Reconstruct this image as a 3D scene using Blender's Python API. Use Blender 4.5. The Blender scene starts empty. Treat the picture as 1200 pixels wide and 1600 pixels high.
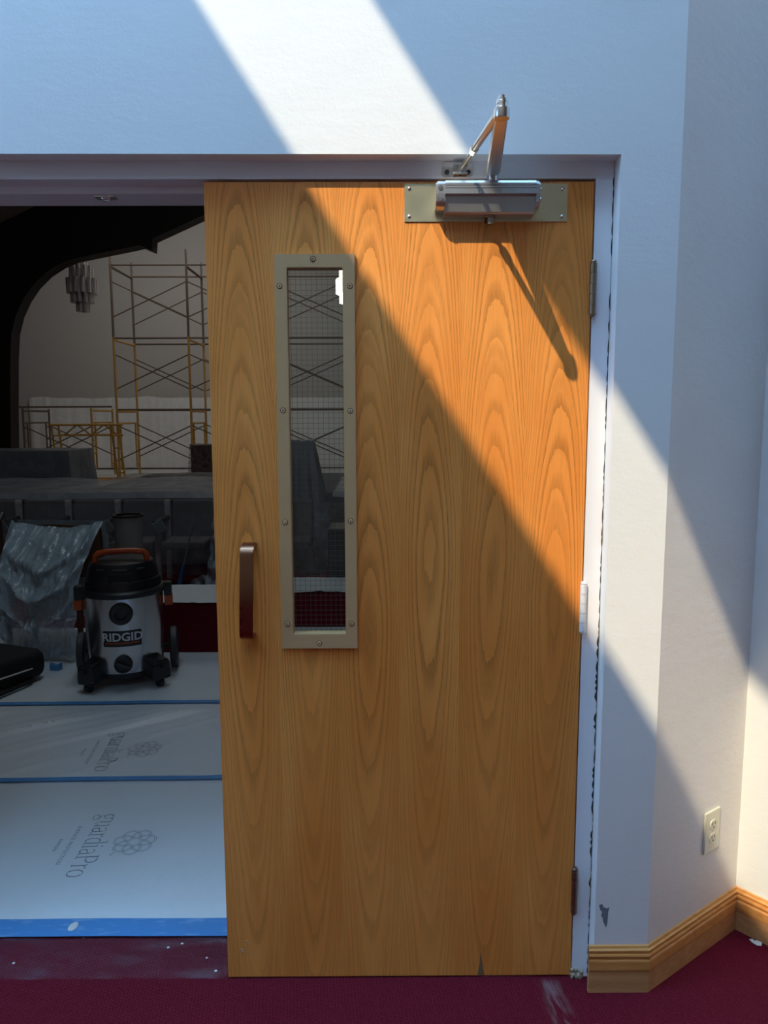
import bpy, bmesh, math, random
from mathutils import Vector, Matrix, noise
C = bpy.context.scene.collection
SC = bpy.context.scene
R = math.radians
random.seed(7)

# ------------------------------------------------------------------ camera
TH, RO, YA, FPX = 0.125540, -0.003007, 0.004898, 1179.87
fw = Vector((math.sin(YA)*math.cos(TH), math.cos(YA)*math.cos(TH), -math.sin(TH)))
rt = Vector((math.cos(YA), -math.sin(YA), 0)); up = rt.cross(fw)
r2 = rt*math.cos(RO) + up*math.sin(RO); u2 = up*math.cos(RO) - rt*math.sin(RO)
cam = bpy.data.cameras.new('camera'); cam.sensor_fit = 'VERTICAL'; cam.sensor_height = 24
cam.lens = FPX/1600*24; cam.clip_start = .02; cam.clip_end = 200
camo = bpy.data.objects.new('camera', cam); C.objects.link(camo)
M = Matrix((r2, u2, -fw)).transposed().to_4x4(); M.translation = Vector((0, -1.84887, 1.49919))
camo.matrix_world = M; SC.camera = camo

# ------------------------------------------------------------------ sky, sun, exposure
SC.view_settings.view_transform = 'Standard'; SC.view_settings.look = 'None'
SC.view_settings.exposure = 0.0; SC.view_settings.gamma = 1.0; SC.view_settings.use_curve_mapping = False
world = bpy.data.worlds.new('sky'); SC.world = world; world.use_nodes = True
bg = world.node_tree.nodes['Background']; bg.inputs[0].default_value = (.30, .57, .93, 1); bg.inputs[1].default_value = 9.0
SUN = Vector((.64, 1.0, -1.24))                       # direction the sunlight travels
sun = bpy.data.lights.new('sun', 'SUN'); sun.energy = 4.5; sun.color = (1.0, .85, .58); sun.angle = R(.55)
suno = bpy.data.objects.new('sun', sun); C.objects.link(suno)
suno.rotation_euler = SUN.to_track_quat('-Z', 'Y').to_euler(); suno.location = (-4, -7, 9)
def area(name, loc, target, sx, sy, power, col):
    l = bpy.data.lights.new(name, 'AREA'); l.shape = 'RECTANGLE'; l.size = sx; l.size_y = sy; l.energy = power; l.color = col
    o = bpy.data.objects.new(name, l); C.objects.link(o); o.location = loc
    o.rotation_euler = (Vector(target)-Vector(loc)).to_track_quat('-Z', 'Y').to_euler(); return o
area('hall_fill', (-4.5, 15.0, 7.2), (-5, 18.5, 0), 5, 2, 112, (1, .97, .93))  # added fill with no fixture, brightens the far wall
area('hall_fill', (-1.3, 2.3, 5.4), (-1.5, 2.4, 0), 1.2, 1.2, 22, (.72, .88, 1.0))  # added cool fill with no fixture, brightens the floor film by the doorway
area('hall_fill', (-2, 7.5, 7.0), (-3, 7.5, 0), 3, 2, 34, (1, .95, .93))  # added fill with no fixture, brightens the seat rows
SC.cycles.max_bounces = 10; SC.cycles.diffuse_bounces = 6; SC.cycles.transparent_max_bounces = 16
SC.cycles.caustics_reflective = True; SC.cycles.sample_clamp_indirect = 6

# ------------------------------------------------------------------ node helper
class S:
    """a node socket that understands arithmetic"""
    def __init__(s, nt, o): s.nt, s.o = nt, o
    def _m(s, op, *a):
        n = s.nt.nodes.new('ShaderNodeMath'); n.operation = op
        for i, v in enumerate((s,)+a):
            if isinstance(v, S): s.nt.links.new(v.o, n.inputs[i])
            else: n.inputs[i].default_value = v
        return S(s.nt, n.outputs[0])
    def __add__(s, b): return s._m('ADD', b)
    __radd__ = __add__
    def __sub__(s, b): return s._m('SUBTRACT', b)
    def __mul__(s, b): return s._m('MULTIPLY', b)
    __rmul__ = __mul__
    def __truediv__(s, b): return s._m('DIVIDE', b)
    def f(s, op, *a): return s._m(op, *a)
    def step(s, a, b):
        n = s.nt.nodes.new('ShaderNodeMapRange'); n.interpolation_type = 'SMOOTHSTEP'
        s.nt.links.new(s.o, n.inputs[0]); n.inputs[1].default_value = a; n.inputs[2].default_value = b
        return S(s.nt, n.outputs[0])
class Mat:
    def __init__(m, name):
        m.mat = bpy.data.materials.new(name); m.mat.use_nodes = True; m.nt = m.mat.node_tree
        m.p = m.nt.nodes['Principled BSDF']; m.out = m.nt.nodes['Material Output']
        m._c = None
    def coord(m):
        if not m._c:
            n = m.nt.nodes.new('ShaderNodeTexCoord'); m._c = n.outputs['Object']
            x = m.nt.nodes.new('ShaderNodeSeparateXYZ'); m.nt.links.new(m._c, x.inputs[0]); m.xyz = [S(m.nt, o) for o in x.outputs]
        return m.xyz
    def vec(m, x, y, z):
        n = m.nt.nodes.new('ShaderNodeCombineXYZ')
        for i, v in enumerate((x, y, z)):
            if isinstance(v, S): m.nt.links.new(v.o, n.inputs[i])
            else: n.inputs[i].default_value = v
        return n.outputs[0]
    def noise(m, scale, detail=3, v=None, rough=.5, sc=(1, 1, 1)):
        x, y, z = m.coord()
        if v is None: v = m._c if sc == (1, 1, 1) else m.vec(x*sc[0], y*sc[1], z*sc[2])
        n = m.nt.nodes.new('ShaderNodeTexNoise'); n.inputs['Scale'].default_value = scale; n.inputs['Detail'].default_value = detail
        n.inputs['Roughness'].default_value = rough; m.nt.links.new(v, n.inputs['Vector']); return S(m.nt, n.outputs[0])
    def voro(m, scale, v=None, feature='F1'):
        m.coord(); n = m.nt.nodes.new('ShaderNodeTexVoronoi'); n.feature = feature; n.inputs['Scale'].default_value = scale
        m.nt.links.new(v or m._c, n.inputs['Vector']); return S(m.nt, n.outputs['Distance'])
    def mix(m, f, a, b):
        n = m.nt.nodes.new('ShaderNodeMix'); n.data_type = 'RGBA'
        for i, v in ((0, f), (6, a), (7, b)):
            if isinstance(v, S): m.nt.links.new(v.o, n.inputs[i])
            elif i == 0: n.inputs[i].default_value = v
            else: n.inputs[i].default_value = (*v, 1)
        return S(m.nt, n.outputs[2])
    def col(m, c):
        if isinstance(c, S): m.nt.links.new(c.o, m.p.inputs['Base Color'])
        else: m.p.inputs['Base Color'].default_value = (*c, 1)
        return m
    def set(m, **k):
        for a, v in k.items():
            s = m.p.inputs[a.replace('_', ' ')]
            if isinstance(v, S): m.nt.links.new(v.o, s)
            else: s.default_value = v
        return m
    def bump(m, h, strength=.3, dist=.002):
        n = m.nt.nodes.new('ShaderNodeBump'); n.inputs['Strength'].default_value = strength; n.inputs['Distance'].default_value = dist
        m.nt.links.new(h.o, n.inputs['Height']); m.nt.links.new(n.outputs[0], m.p.inputs['Normal']); return m
    def see_through(m, f):
        t = m.nt.nodes.new('ShaderNodeBsdfTransparent'); x = m.nt.nodes.new('ShaderNodeMixShader')
        if isinstance(f, S): m.nt.links.new(f.o, x.inputs[0])
        else: x.inputs[0].default_value = f
        m.nt.links.new(m.p.outputs[0], x.inputs[1]); m.nt.links.new(t.outputs[0], x.inputs[2]); m.nt.links.new(x.outputs[0], m.out.inputs[0]); return m
def plain(name, c, rough=.5, metal=0, var=.08, scale=40, bump=.1, dist=.0006):
    m = Mat(name); n = m.noise(scale, 4)
    m.col(m.mix(n, tuple(v*(1-var) for v in c), tuple(min(1, v*(1+var)) for v in c))).set(Roughness=rough, Metallic=metal)
    if bump: m.bump(n, bump, dist)
    return m.mat

def oak():
    m = Mat('oak_veneer'); x, y, z = m.coord()
    W = .1523
    wob = m.noise(1.3, 2, sc=(3, 3, 1)) - .5
    q = (x + .4104 + wob*.018)/W
    i = q.f('FLOOR'); u = (q - i - .5)
    seed = (i*12.9898).f('SINE')*43758.5
    rnd = seed - seed.f('FLOOR'); s2 = (i*4.1).f('SINE')
    fine = m.noise(1, 3, m.vec(x*130, i*3.7, z*7)) - .5
    slow = m.noise(1, 3, m.vec(x*7, i*5.3, z*1.6)) - .5
    u = u + (m.noise(1, 2, m.vec(i*7.7, 0, z*1.1)) - .5)*.30
    A = (u*W).f('ABSOLUTE').f('POWER', 2.15)*1650
    h = z - (rnd*.22 + 1.02) + s2*.06
    hu, hd = h.f('MAXIMUM', 0), (h*-1.0).f('MAXIMUM', 0)
    G = hu*hu*11.5/(hu + .22) + hd*hd*7.0/(hd + .22)
    ph = A + G + fine*.38 + slow*1.5 + rnd*7
    k = ph.f('FLOOR'); saw = ph - k
    ring = (k*7.13 + i*3.1).f('SINE')*.5 + .5
    line = (saw*-1.0 + 1.0).step(.42, 1.0)*(ring*.55 + .45)*(z.step(.45, .95)*.55 + .45)
    hair = ((ph*4.0).f('SINE')*.5 + .5).step(.72, 1.0)
    pore = m.noise(1, 2, m.vec(x*1300, y*200, z*30)).step(.46, .66)
    pore2 = m.noise(1, 2, m.vec(x*520 + 7, y*200, z*9)).step(.46, .66)
    c = m.mix(slow.step(-.22, .25), (.78, .260, .049), (.91, .366, .087))
    c = m.mix((line*(pore*.55 + .45)).f('MINIMUM', 1.0)*.92, c, (.34, .110, .018))
    c = m.mix(hair*(pore*.6 + .4)*.34, c, (.42, .14, .025))
    c = m.mix(pore2*.13, c, (.34, .13, .03))
    m.col(c).set(Roughness=.36, Coat_Weight=.10, Coat_Roughness=.25, Specular_IOR_Level=.3)
    m.bump(line*-.6 + pore*-.3, .25, .0006)
    return m.mat
def paint(name, c, b=.25):
    m = Mat(name); n1 = m.noise(9, 3, sc=(1, 1, 2)); n2 = m.noise(160, 3)
    n3 = m.noise(3, 4, sc=(1, 1, 1.6))
    m.col(m.mix(n3.step(.35, .75)*.5, c, tuple(v*.955 for v in c))).set(Roughness=.55, Specular_IOR_Level=.25)
    m.bump(n1*.9 + n2*.25 + m.noise(28, 4, sc=(1, 1, 2.2))*.5, b, .004); return m.mat
def carpet_mat():
    m = Mat('maroon_carpet'); x, y, z = m.coord()
    a, b = x*.80 + y*.60, y*.80 - x*.60
    jit = m.noise(60, 2) - .5
    rib = ((a + jit*.006)*620).f('SINE')*((b + jit*.006)*360).f('SINE')
    n = m.noise(420, 3); big = m.noise(3.2, 3)
    c = m.mix(n.step(.3, .72), (.08, .006, .013), (.23, .022, .040))
    c = m.mix((rib*.5 + .5)*.40, c, (.13, .010, .019))
    dust = m.noise(5, 3, m.vec((x - .43)*9 + y*1.5, y*2.2, 0)).step(.40, .65)*((x - .44 + (y+.06)*.12).f('ABSOLUTE').step(.045, .008))*(y.step(-.42, -.12))*(y.step(.0, -.03))
    c = m.mix(dust*.35, c, (.42, .36, .36))
    m.col(c).set(Roughness=.95, Specular_IOR_Level=.03)
    m.bump(n*.6 + rib*.2, .9, .006); return m.mat
def stained(name, c1, c2, along='x', rough=.4):
    m = Mat(name); x, y, z = m.coord()
    s = {'x': (2, 60, 60), 'z': (60, 60, 2)}[along]
    n = m.noise(1, 4, m.vec(x*s[0], y*s[1], z*s[2])); p = m.noise(1, 2, m.vec(x*s[0]*12, y*s[1]*9, z*s[2]*9)).step(.5, .7)
    c = m.mix(n.step(.3, .7), c1, c2); c = m.mix(p*.25, c, tuple(v*.5 for v in c1))
    m.col(c).set(Roughness=rough); m.bump(n, .15, .001); return m
def metal(name, c, rough, grain=0):
    m = Mat(name); n = m.noise(30, 4); 
    m.col(m.mix(n, tuple(v*.9 for v in c), c)).set(Roughness=m.noise(18, 3)*.12 + (rough-.06), Metallic=1.0)
    if grain: m.bump(m.noise(1, 2, m.vec(m.coord()[0]*4, m.coord()[1]*900, m.coord()[2]*900)), .12, .0003)
    return m.mat
def film_mat(name, c, trans, rough=.22, scale=14, b=.8):
    m = Mat(name); n = m.noise(scale, 5, rough=.6); w = m.noise(scale*3.3, 3)
    m.col(c).set(Roughness=rough, Specular_IOR_Level=.8)
    m.bump(n + w*.3, b, .02)
    m.see_through((n*-1.0 + 1.0).step(.3, .75)*trans*.6 + trans*.6); return m.mat
def glass_mat(name, rough=.02):
    m = Mat(name); m.p.inputs['Base Color'].default_value = (.9, .95, .95, 1); m.set(Roughness=rough, Metallic=0.0)
    g = m.nt.nodes.new('ShaderNodeBsdfGlossy'); g.inputs['Roughness'].default_value = rough
    t = m.nt.nodes.new('ShaderNodeBsdfTransparent'); t.inputs[0].default_value = (.93, .96, .95, 1)
    f = m.nt.nodes.new('ShaderNodeFresnel'); f.inputs[0].default_value = 1.45
    x = m.nt.nodes.new('ShaderNodeMixShader'); m.nt.links.new(f.outputs[0], x.inputs[0]); m.nt.links.new(t.outputs[0], x.inputs[1]); m.nt.links.new(g.outputs[0], x.inputs[2])
    m.nt.links.new(x.outputs[0], m.out.inputs[0]); return m.mat
def glow(name, c, s):
    m = Mat(name); m.col(c); m.p.inputs['Emission Color'].default_value = (*c, 1); m.p.inputs['Emission Strength'].default_value = s; return m.mat

OAK = oak()
WALL = paint('wall_paint', (.80, .80, .79)); WALLR = paint('wall_paint_scuffed', (.80, .77, .75), .4)
TRIM = paint('frame_paint', (.78, .765, .79), .12); CEIL = paint('ceiling_paint', (.78, .78, .78))
CARPET = carpet_mat(); TANW = plain('tan_wall', (.50, .41, .32), .8, 0, .05, 4); BRICKW = plain('brick_red_wall', (.20, .12, .10), .85, 0, .2, 30)
BASEW = stained('oak_baseboard', (.60, .25, .065), (.70, .33, .10)).mat
BASED = stained('dusty_oak_baseboard', (.50, .23, .08), (.60, .30, .12), rough=.7).mat
KHAKI = plain('khaki_metal_paint', (.54, .325, .15), .42, 0, .04)
BRASSP = metal('pewter_brass_plate', (.82, .76, .50), .32)
ALU = metal('brushed_aluminium', (.66, .66, .66), .34, 1); SILV = plain('silver_painted_cast', (.50, .51, .52), .30, .8, .05)
ZINC = metal('zinc_plated_steel', (.80, .80, .80), .22)
BRONZE = metal('bronze_handle', (.30, .15, .085), .28)
HINGEB = metal('old_bronze_hinge', (.32, .23, .16), .45)
HINGEW = plain('painted_hinge', (.70, .69, .70), .45, 0, .1)
DARK = plain('dark_gap', (.02, .02, .022), .9)
BLACK = plain('black_plastic', (.014, .015, .018), .42)
BLACKF = plain('black_fabric', (.008, .008, .010), .8, scale=300, bump=.4)
GREYP = plain('dark_grey_plastic', (.045, .048, .055), .5)
ORANGE = plain('orange_plastic', (.55, .085, .012), .4)
STEEL = metal('stainless_drum', (.62, .62, .64), .2)
LETTER = plain('silver_lettering', (.78, .79, .80), .5)
FILM = Mat('white_floor_film'); _n = FILM.noise(6, 4); _n2 = FILM.noise(40, 4)
FILM.col(FILM.mix(_n, (.74, .80, .83), (.80, .85, .88))).set(Roughness=.34, Specular_IOR_Level=.5).bump(_n*.8 + _n2*.2, .45, .008); FILM = FILM.mat
TAPE = Mat('blue_tape'); _n = TAPE.noise(30, 5, sc=(.6, 2, 1)); TAPE.col(TAPE.mix(_n.step(.52, .75)*.45, (.07, .28, .62), (.35, .54, .76))).set(Roughness=.5).bump(_n, .3, .002); TAPE = TAPE.mat
INK = plain('grey_print', (.19, .26, .31), .6)
INKP = plain('pale_grey_print', (.30, .34, .37), .6)
DRAPE = film_mat('clear_drape_film', (.30, .33, .37), .42, .3, 5, .6)
DRAPED = film_mat('dull_drape_film', (.13, .14, .16), .55, .4, 6, .5)
SHINY = film_mat('shiny_drape_film', (.50, .64, .74), .34, .16, 8, 1.0)
CLEAR = Mat('clear_carpet_film'); _s = CLEAR.voro(19).step(.095, .055); _m = CLEAR.noise(5, 4, sc=(1, 2.2, 1)).step(.50, .72); _f = CLEAR.noise(110, 2)
CLEAR.col(CLEAR.mix(_s, (.30, .27, .33), (.85, .85, .85))).set(Roughness=.18, Specular_IOR_Level=.9).bump(CLEAR.noise(24, 4)*.6 + _f*.5, .8, .006)
CLEAR.see_through(S(CLEAR.nt, _s.o)*-.8 + (_m*-.22 + .94)); CLEAR = CLEAR.mat
DWOOD = stained('dark_roof_wood', (.020, .012, .008), (.035, .022, .015), rough=.7).mat
BEAM = stained('dark_beam_wood', (.010, .007, .006), (.016, .011, .009), rough=.7).mat
HWALL = plain('hall_wall_paint', (.50, .47, .44), .8, 0, .05, 4)
YEL = plain('yellow_scaffold_paint', (.50, .27, .055), .5, 0, .25, 12)
RUSTY = plain('dark_scaffold_steel', (.11, .075, .05), .6, 0, .3, 20)
SEATF = plain('dark_seat_fabric', (.14, .13, .135), .85)
SEATP = plain('dark_grey_seat_post', (.50, .48, .48), .6)
TEAL = plain('pale_teal_vinyl', (.17, .22, .22), .6)
BIN = plain('grey_bin_plastic', (.26, .25, .24), .6)
BROWN = stained('brown_cabinet_wood', (.10, .045, .02), (.14, .065, .03), 'z').mat
BLUEP = plain('blue_grip', (.02, .13, .34), .4)
GREYM = plain('grey_pole', (.20, .20, .21), .5)
IVORY = plain('ivory_plastic', (.74, .70, .56), .35, 0, .02); IVORYD = plain('ivory_receptacle', (.66, .62, .49), .35, 0, .02)
CHIPM = plain('grey_primer', (.15, .19, .22), .8, 0, .25, 90); PLASTER = plain('crumbled_plaster', (.40, .32, .22), .95, 0, .3, 120, .8)
PAPER = plain('white_paper', (.75, .74, .70), .8)
CONC = plain('ground_concrete', (.30, .30, .28), .9, 0, .15, 2)
TUBE = plain('chandelier_glass_dim', (.62, .58, .56), .25); TUBEL = glow('chandelier_glass_lit', (1, .93, .76), 2.2)
RED = plain('red_print', (.40, .05, .02), .6)
GLASS = glass_mat('wired_glass'); WIRE = plain('mesh_wire', (.13, .13, .125), .4, .6)

# ------------------------------------------------------------------ mesh helpers
def link(name, bm, mat, parent=None, smooth=False, loc=None, rot=None):
    me = bpy.data.meshes.new(name)
    bmesh.ops.recalc_face_normals(bm, faces=bm.faces)
    bm.to_mesh(me); bm.free()
    if smooth:
        for p in me.polygons: p.use_smooth = True
        try: me.set_sharp_from_angle(angle=R(38))
        except Exception: pass
    for mm in (mat if isinstance(mat, (list, tuple)) else [mat]): me.materials.append(mm)
    o = bpy.data.objects.new(name, me); C.objects.link(o)
    if parent: o.parent = parent
    if loc: o.location = loc
    if rot: o.rotation_euler = rot
    return o
def empty(name, loc=(0, 0, 0), rz=0):
    o = bpy.data.objects.new(name, None); C.objects.link(o); o.location = loc; o.rotation_euler = (0, 0, rz); o.empty_display_size = .05; return o
def tag(o, label, cat=None, group=None, kind=None):
    o['label'] = label
    if cat: o['category'] = cat
    if group: o['group'] = group
    if kind: o['kind'] = kind
    return o
def NB(): return bmesh.new()
def box(bm, x0, x1, y0, y1, z0, z1, bev=0, seg=2, mtx=None):
    r = bmesh.ops.create_cube(bm, size=1); vs = r['verts']
    for v in vs: v.co = Vector((x0+(v.co.x+.5)*(x1-x0), y0+(v.co.y+.5)*(y1-y0), z0+(v.co.z+.5)*(z1-z0)))
    if bev:
        es = list({e for v in vs for e in v.link_edges}); r = bmesh.ops.bevel(bm, geom=es, offset=bev, segments=seg, affect='EDGES', profile=.6)
        vs = list({v for f in r['faces'] for v in f.verts} | {v for v in vs if v.is_valid})
    if mtx is not None:
        for v in vs: v.co = mtx @ v.co
    return vs
def rod(bm, p0, p1, r, r1=None, n=10, cap=True):
    p0, p1 = Vector(p0), Vector(p1); d = p1-p0; L = d.length
    q = d.to_track_quat('Z', 'Y').to_matrix().to_4x4(); q.translation = (p0+p1)/2
    return bmesh.ops.create_cone(bm, cap_ends=cap, segments=n, radius1=r, radius2=r if r1 is None else r1, depth=L, matrix=q)['verts']
def tube(bm, pts, r, n=8, close=False):
    pts = [Vector(p) for p in pts]; rings = []; N = len(pts); prev = None
    for i, p in enumerate(pts):
        a = pts[(i-1) % N] if (close or i > 0) else p; b = pts[(i+1) % N] if (close or i < N-1) else p
        t = (b-a).normalized()
        if prev is None: nx = t.orthogonal().normalized()
        else: nx = (prev - t*prev.dot(t)); nx = nx.normalized() if nx.length > 1e-6 else t.orthogonal().normalized()
        prev = nx; ny = t.cross(nx); rr = r[i] if isinstance(r, (list, tuple)) else r
        rings.append([bm.verts.new(p + nx*rr*math.cos(2*math.pi*k/n) + ny*rr*math.sin(2*math.pi*k/n)) for k in range(n)])
    for i in range(N if close else N-1):
        A, B = rings[i], rings[(i+1) % N]
        for k in range(n): bm.faces.new((A[k], A[(k+1) % n], B[(k+1) % n], B[k]))
    if not close:
        bm.faces.new(rings[0][::-1]); bm.faces.new(rings[-1])
def prism(bm, prof, axis, a, b):
    """closed polygon PROF extruded along AXIS from a to b; prof gives the two other coordinates in order"""
    def P(u, v, w): return {'x': (w, u, v), 'y': (u, w, v), 'z': (u, v, w)}[axis]
    A = [bm.verts.new(P(u, v, a)) for u, v in prof]; B = [bm.verts.new(P(u, v, b)) for u, v in prof]; n = len(prof)
    for i in range(n): bm.faces.new((A[i], A[(i+1) % n], B[(i+1) % n], B[i]))
    fs = [bm.faces.new(A[::-1]), bm.faces.new(B)]
    for f in fs: f.normal_update()
    bmesh.ops.triangulate(bm, faces=fs)
    return A+B
def ring_slab(bm, o, h, y0, y1):
    """rectangle o=(x0,x1,z0,z1) with rectangular hole h, thick from y0 to y1"""
    def rc(r, y): return [bm.verts.new(p) for p in ((r[0], y, r[2]), (r[1], y, r[2]), (r[1], y, r[3]), (r[0], y, r[3]))]
    O0, H0, O1, H1 = rc(o, y0), rc(h, y0), rc(o, y1), rc(h, y1)
    for i in range(4):
        j = (i+1) % 4
        bm.faces.new((O0[i], O0[j], H0[j], H0[i])); bm.faces.new((O1[j], O1[i], H1[i], H1[j]))
        bm.faces.new((O0[j], O0[i], O1[i], O1[j])); bm.faces.new((H0[i], H0[j], H1[j], H1[i]))
def lathe(bm, prof, n=32, cx=0, cy=0):
    rings = []
    for r, z in prof:
        rings.append([bm.verts.new((cx+r*math.cos(2*math.pi*k/n), cy+r*math.sin(2*math.pi*k/n), z)) for k in range(n)] if r > 1e-6 else [bm.verts.new((cx, cy, z))])
    for A, B in zip(rings, rings[1:]):
        for k in range(n):
            a, b, c, d = A[k % len(A)], A[(k+1) % n % len(A)], B[(k+1) % n % len(B)], B[k % len(B)]
            f = list(dict.fromkeys((a, b, c, d)))
            if len(f) > 2: bm.faces.new(f)
def grid(bm, nx, ny, fn, both=0):
    vs = [[bm.verts.new(fn(i/nx, j/ny)) for i in range(nx+1)] for j in range(ny+1)]
    for j in range(ny):
        for i in range(nx): bm.faces.new((vs[j][i], vs[j][i+1], vs[j+1][i+1], vs[j+1][i]))
def ribbon(bm, pts, w, z, close=False):
    """flat ribbon in the plane, points (x,y); w width or list"""
    n = len(pts); L = []; Rr = []
    for i, p in enumerate(pts):
        a = Vector(pts[(i-1) % n]) if (close or i > 0) else Vector(p); b = Vector(pts[(i+1) % n]) if (close or i < n-1) else Vector(p)
        t = (b-a); t = t.normalized() if t.length > 1e-9 else Vector((1, 0)); nn = Vector((-t.y, t.x)); ww = (w[i] if isinstance(w, (list, tuple)) else w)/2
        L.append(bm.verts.new((p[0]+nn.x*ww, p[1]+nn.y*ww, z))); Rr.append(bm.verts.new((p[0]-nn.x*ww, p[1]-nn.y*ww, z)))
    for i in range(n if close else n-1):
        j = (i+1) % n; bm.faces.new((L[i], Rr[i], Rr[j], L[j]))
def nz(x, y, z=0): return noise.noise(Vector((x, y, z)))
def text_mesh(s, size, bold=0, sx=1.0, space=1.0):
    cu = bpy.data.curves.new('t', 'FONT'); cu.body = s; cu.size = size; cu.align_x = 'CENTER'; cu.align_y = 'CENTER'; cu.offset = bold; cu.resolution_u = 3; cu.space_character = space
    ob = bpy.data.objects.new('t', cu); C.objects.link(ob)
    dg = bpy.context.evaluated_depsgraph_get(); me = bpy.data.meshes.new_from_object(ob.evaluated_get(dg))
    bm = NB(); bm.from_mesh(me); bpy.data.objects.remove(ob); bpy.data.curves.remove(cu); bpy.data.meshes.remove(me)
    for v in bm.verts: v.co.x *= sx
    return bm
def struct(name, bm, mat, label, parent=None, smooth=False):
    o = link(name, bm, mat, parent, smooth)
    if not parent: tag(o, label, None, None, 'structure')
    return o
def copy_tree(o, parent=None):
    c = o.copy(); C.objects.link(c)
    if parent: c.parent = parent
    for ch in [x for x in bpy.data.objects if x.parent == o]: copy_tree(ch, c)
    return c

# ------------------------------------------------------------------ room shell of the entrance room
WY = -.048                       # face of the door wall; the door face is y = 0
ZC = 4.40
bm = NB(); prism(bm, [(-6, 0), (-1.38, 0), (-1.38, 2.093), (.551, 2.089), (.551, 0), (.689, 0), (.689, ZC+.1), (-6, ZC+.1)], 'y', WY, .16)
wall_back = struct('wall_back', bm, WALL, 'white painted wall around and above the oak door')
# chipped paint near its foot
bm = NB()
ch = [(.548, .249), (.556, .252), (.560, .243), (.569, .240), (.575, .243), (.572, .232), (.571, .205), (.568, .186), (.564, .196), (.560, .203), (.559, .214), (.554, .219), (.557, .230), (.551, .236)]
prism(bm, [(x+.012, z) for x, z in ch], 'y', WY-.0008, WY+.001); link('paint_chip', bm, CHIPM, wall_back)
RA = R(35.35); du = Vector((math.cos(RA), math.sin(RA), 0)); dn = Vector((-math.sin(RA), math.cos(RA), 0))
P1 = Vector((.689, WY, 0)); P2 = P1 + du*.423; FA = R(-50); dv = Vector((math.cos(FA), math.sin(FA), 0)); P3 = P2 + dv*2.0
def slab_wall(name, a, b, thick, mat, label, z1=ZC+.1):
    d = (b-a).normalized(); n = Vector((-d.y, d.x, 0))*thick; bm = NB()
    prism(bm, [(p.x, p.y) for p in (a, b, b+n, a+n)], 'z', 0, z1); return struct(name, bm, mat, label)
slab_wall('wall_right', P1, P2, .1, WALLR, 'angled white wall beside the door carrying the outlet')
slab_wall('wall_far_right', P2, P3, .1, WALL, 'brightly sunlit white wall at the right edge')
slab_wall('wall_right_side', P3, Vector((P3.x, -5, 0)), .1, BRICKW, 'dull red brick side wall out of the picture')
# left wall and front wall (behind the camera), glazed openings
def win_wall(name, wname, o, h, rotz, loc, label, nm, mat):
    bm = NB(); ring_slab(bm, o, h, 0, .12); w = struct(name, bm, mat, label); w.location = loc; w.rotation_euler = (0, 0, rotz)
    bm = NB(); f = .06; ring_slab(bm, h, (h[0]+f, h[1]-f, h[2]+f, h[3]-f), .03, .09)
    k = struct(wname, bm, TRIM, 'white frame of the big window out of view'); k.location = loc; k.rotation_euler = (0, 0, rotz)
    for i in range(1, nm):
        x = h[0] + (h[1]-h[0])*i/nm; b2 = NB(); box(b2, x-.02, x+.02, .035, .085, h[2]+f, h[3]-f); link('mullion', b2, TRIM, k)
win_wall('wall_left', 'window_1', (-5, 0, 0, ZC+.1), (-2.6, -1.2, 1.50, 3.0), R(90), (-6.0, WY, 0), 'white left wall with a wide window', 4, WALL)
bm = NB(); box(bm, -6.2, P3.x, -5.12, -5.0, 0, ZC+.1); struct('wall_front', bm, TANW, 'tan painted wall behind the camera')
# unseen ceiling; its openings are shaped to cast the beam and let in sky light
def slot(x0, s):
    out = []
    for zw in (2.58, -.75):
        t = (ZC-zw)/1.24; out.append((x0 + (2.415-zw)/s - .64*t, WY - 1.0*t))
    return out
Ls, Us = slot(-.410, 1.547), slot(-.016, 1.505)
def on_ceiling(xv, zv):
    t = (ZC-zv)/1.24; return (xv - .64*t, WY - t)
bm = NB()
outer = [(-6.2, WY+.2), (3.0, WY+.5), (3.0, -5.2), (-6.2, -5.2)]
holes = [[Ls[0], Us[0], Us[1], Ls[1]], [on_ceiling(1.12, .9), on_ceiling(2.2, .9), on_ceiling(2.2, -.9), on_ceiling(1.12, -.9)],  # slot cut to cast the beam; second opening added for sun bounce
         [(-2.6, -.12), (1.0, -.12), (1.0, -1.2), (-.2, -1.2), (-.32, -1.40), (-2.6, -1.40)], [(-4.0, -.12), (-2.75, -.12), (-2.75, -1.40), (-3.25, -2.6), (-4.0, -2.6)]]
for zz in (ZC, ZC+.012):
    es = []
    for loop in [outer]+holes:
        vs = [bm.verts.new((*p, zz)) for p in loop]
        es += [bm.edges.new((vs[k], vs[(k+1) % len(vs)])) for k in range(len(vs))]
    bmesh.ops.triangle_fill(bm, edges=es, use_beauty=True)
struct('ceiling', bm, CEIL, 'white ceiling of the entrance room with openings shaped for the light')
FZ = .010
bm = NB(); box(bm, -13, 10, -5.2, 22, -.15, FZ)
floor = struct('floor', bm, CARPET, 'maroon loop pile carpet floor')
bm = NB(); box(bm, -60, 60, -60, -5.25, -.4, -.2); box(bm, -60, -13.2, -5.25, 60, -.4, -.2)
struct('ground', bm, CONC, 'grey concrete ground outside the building')

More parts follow.
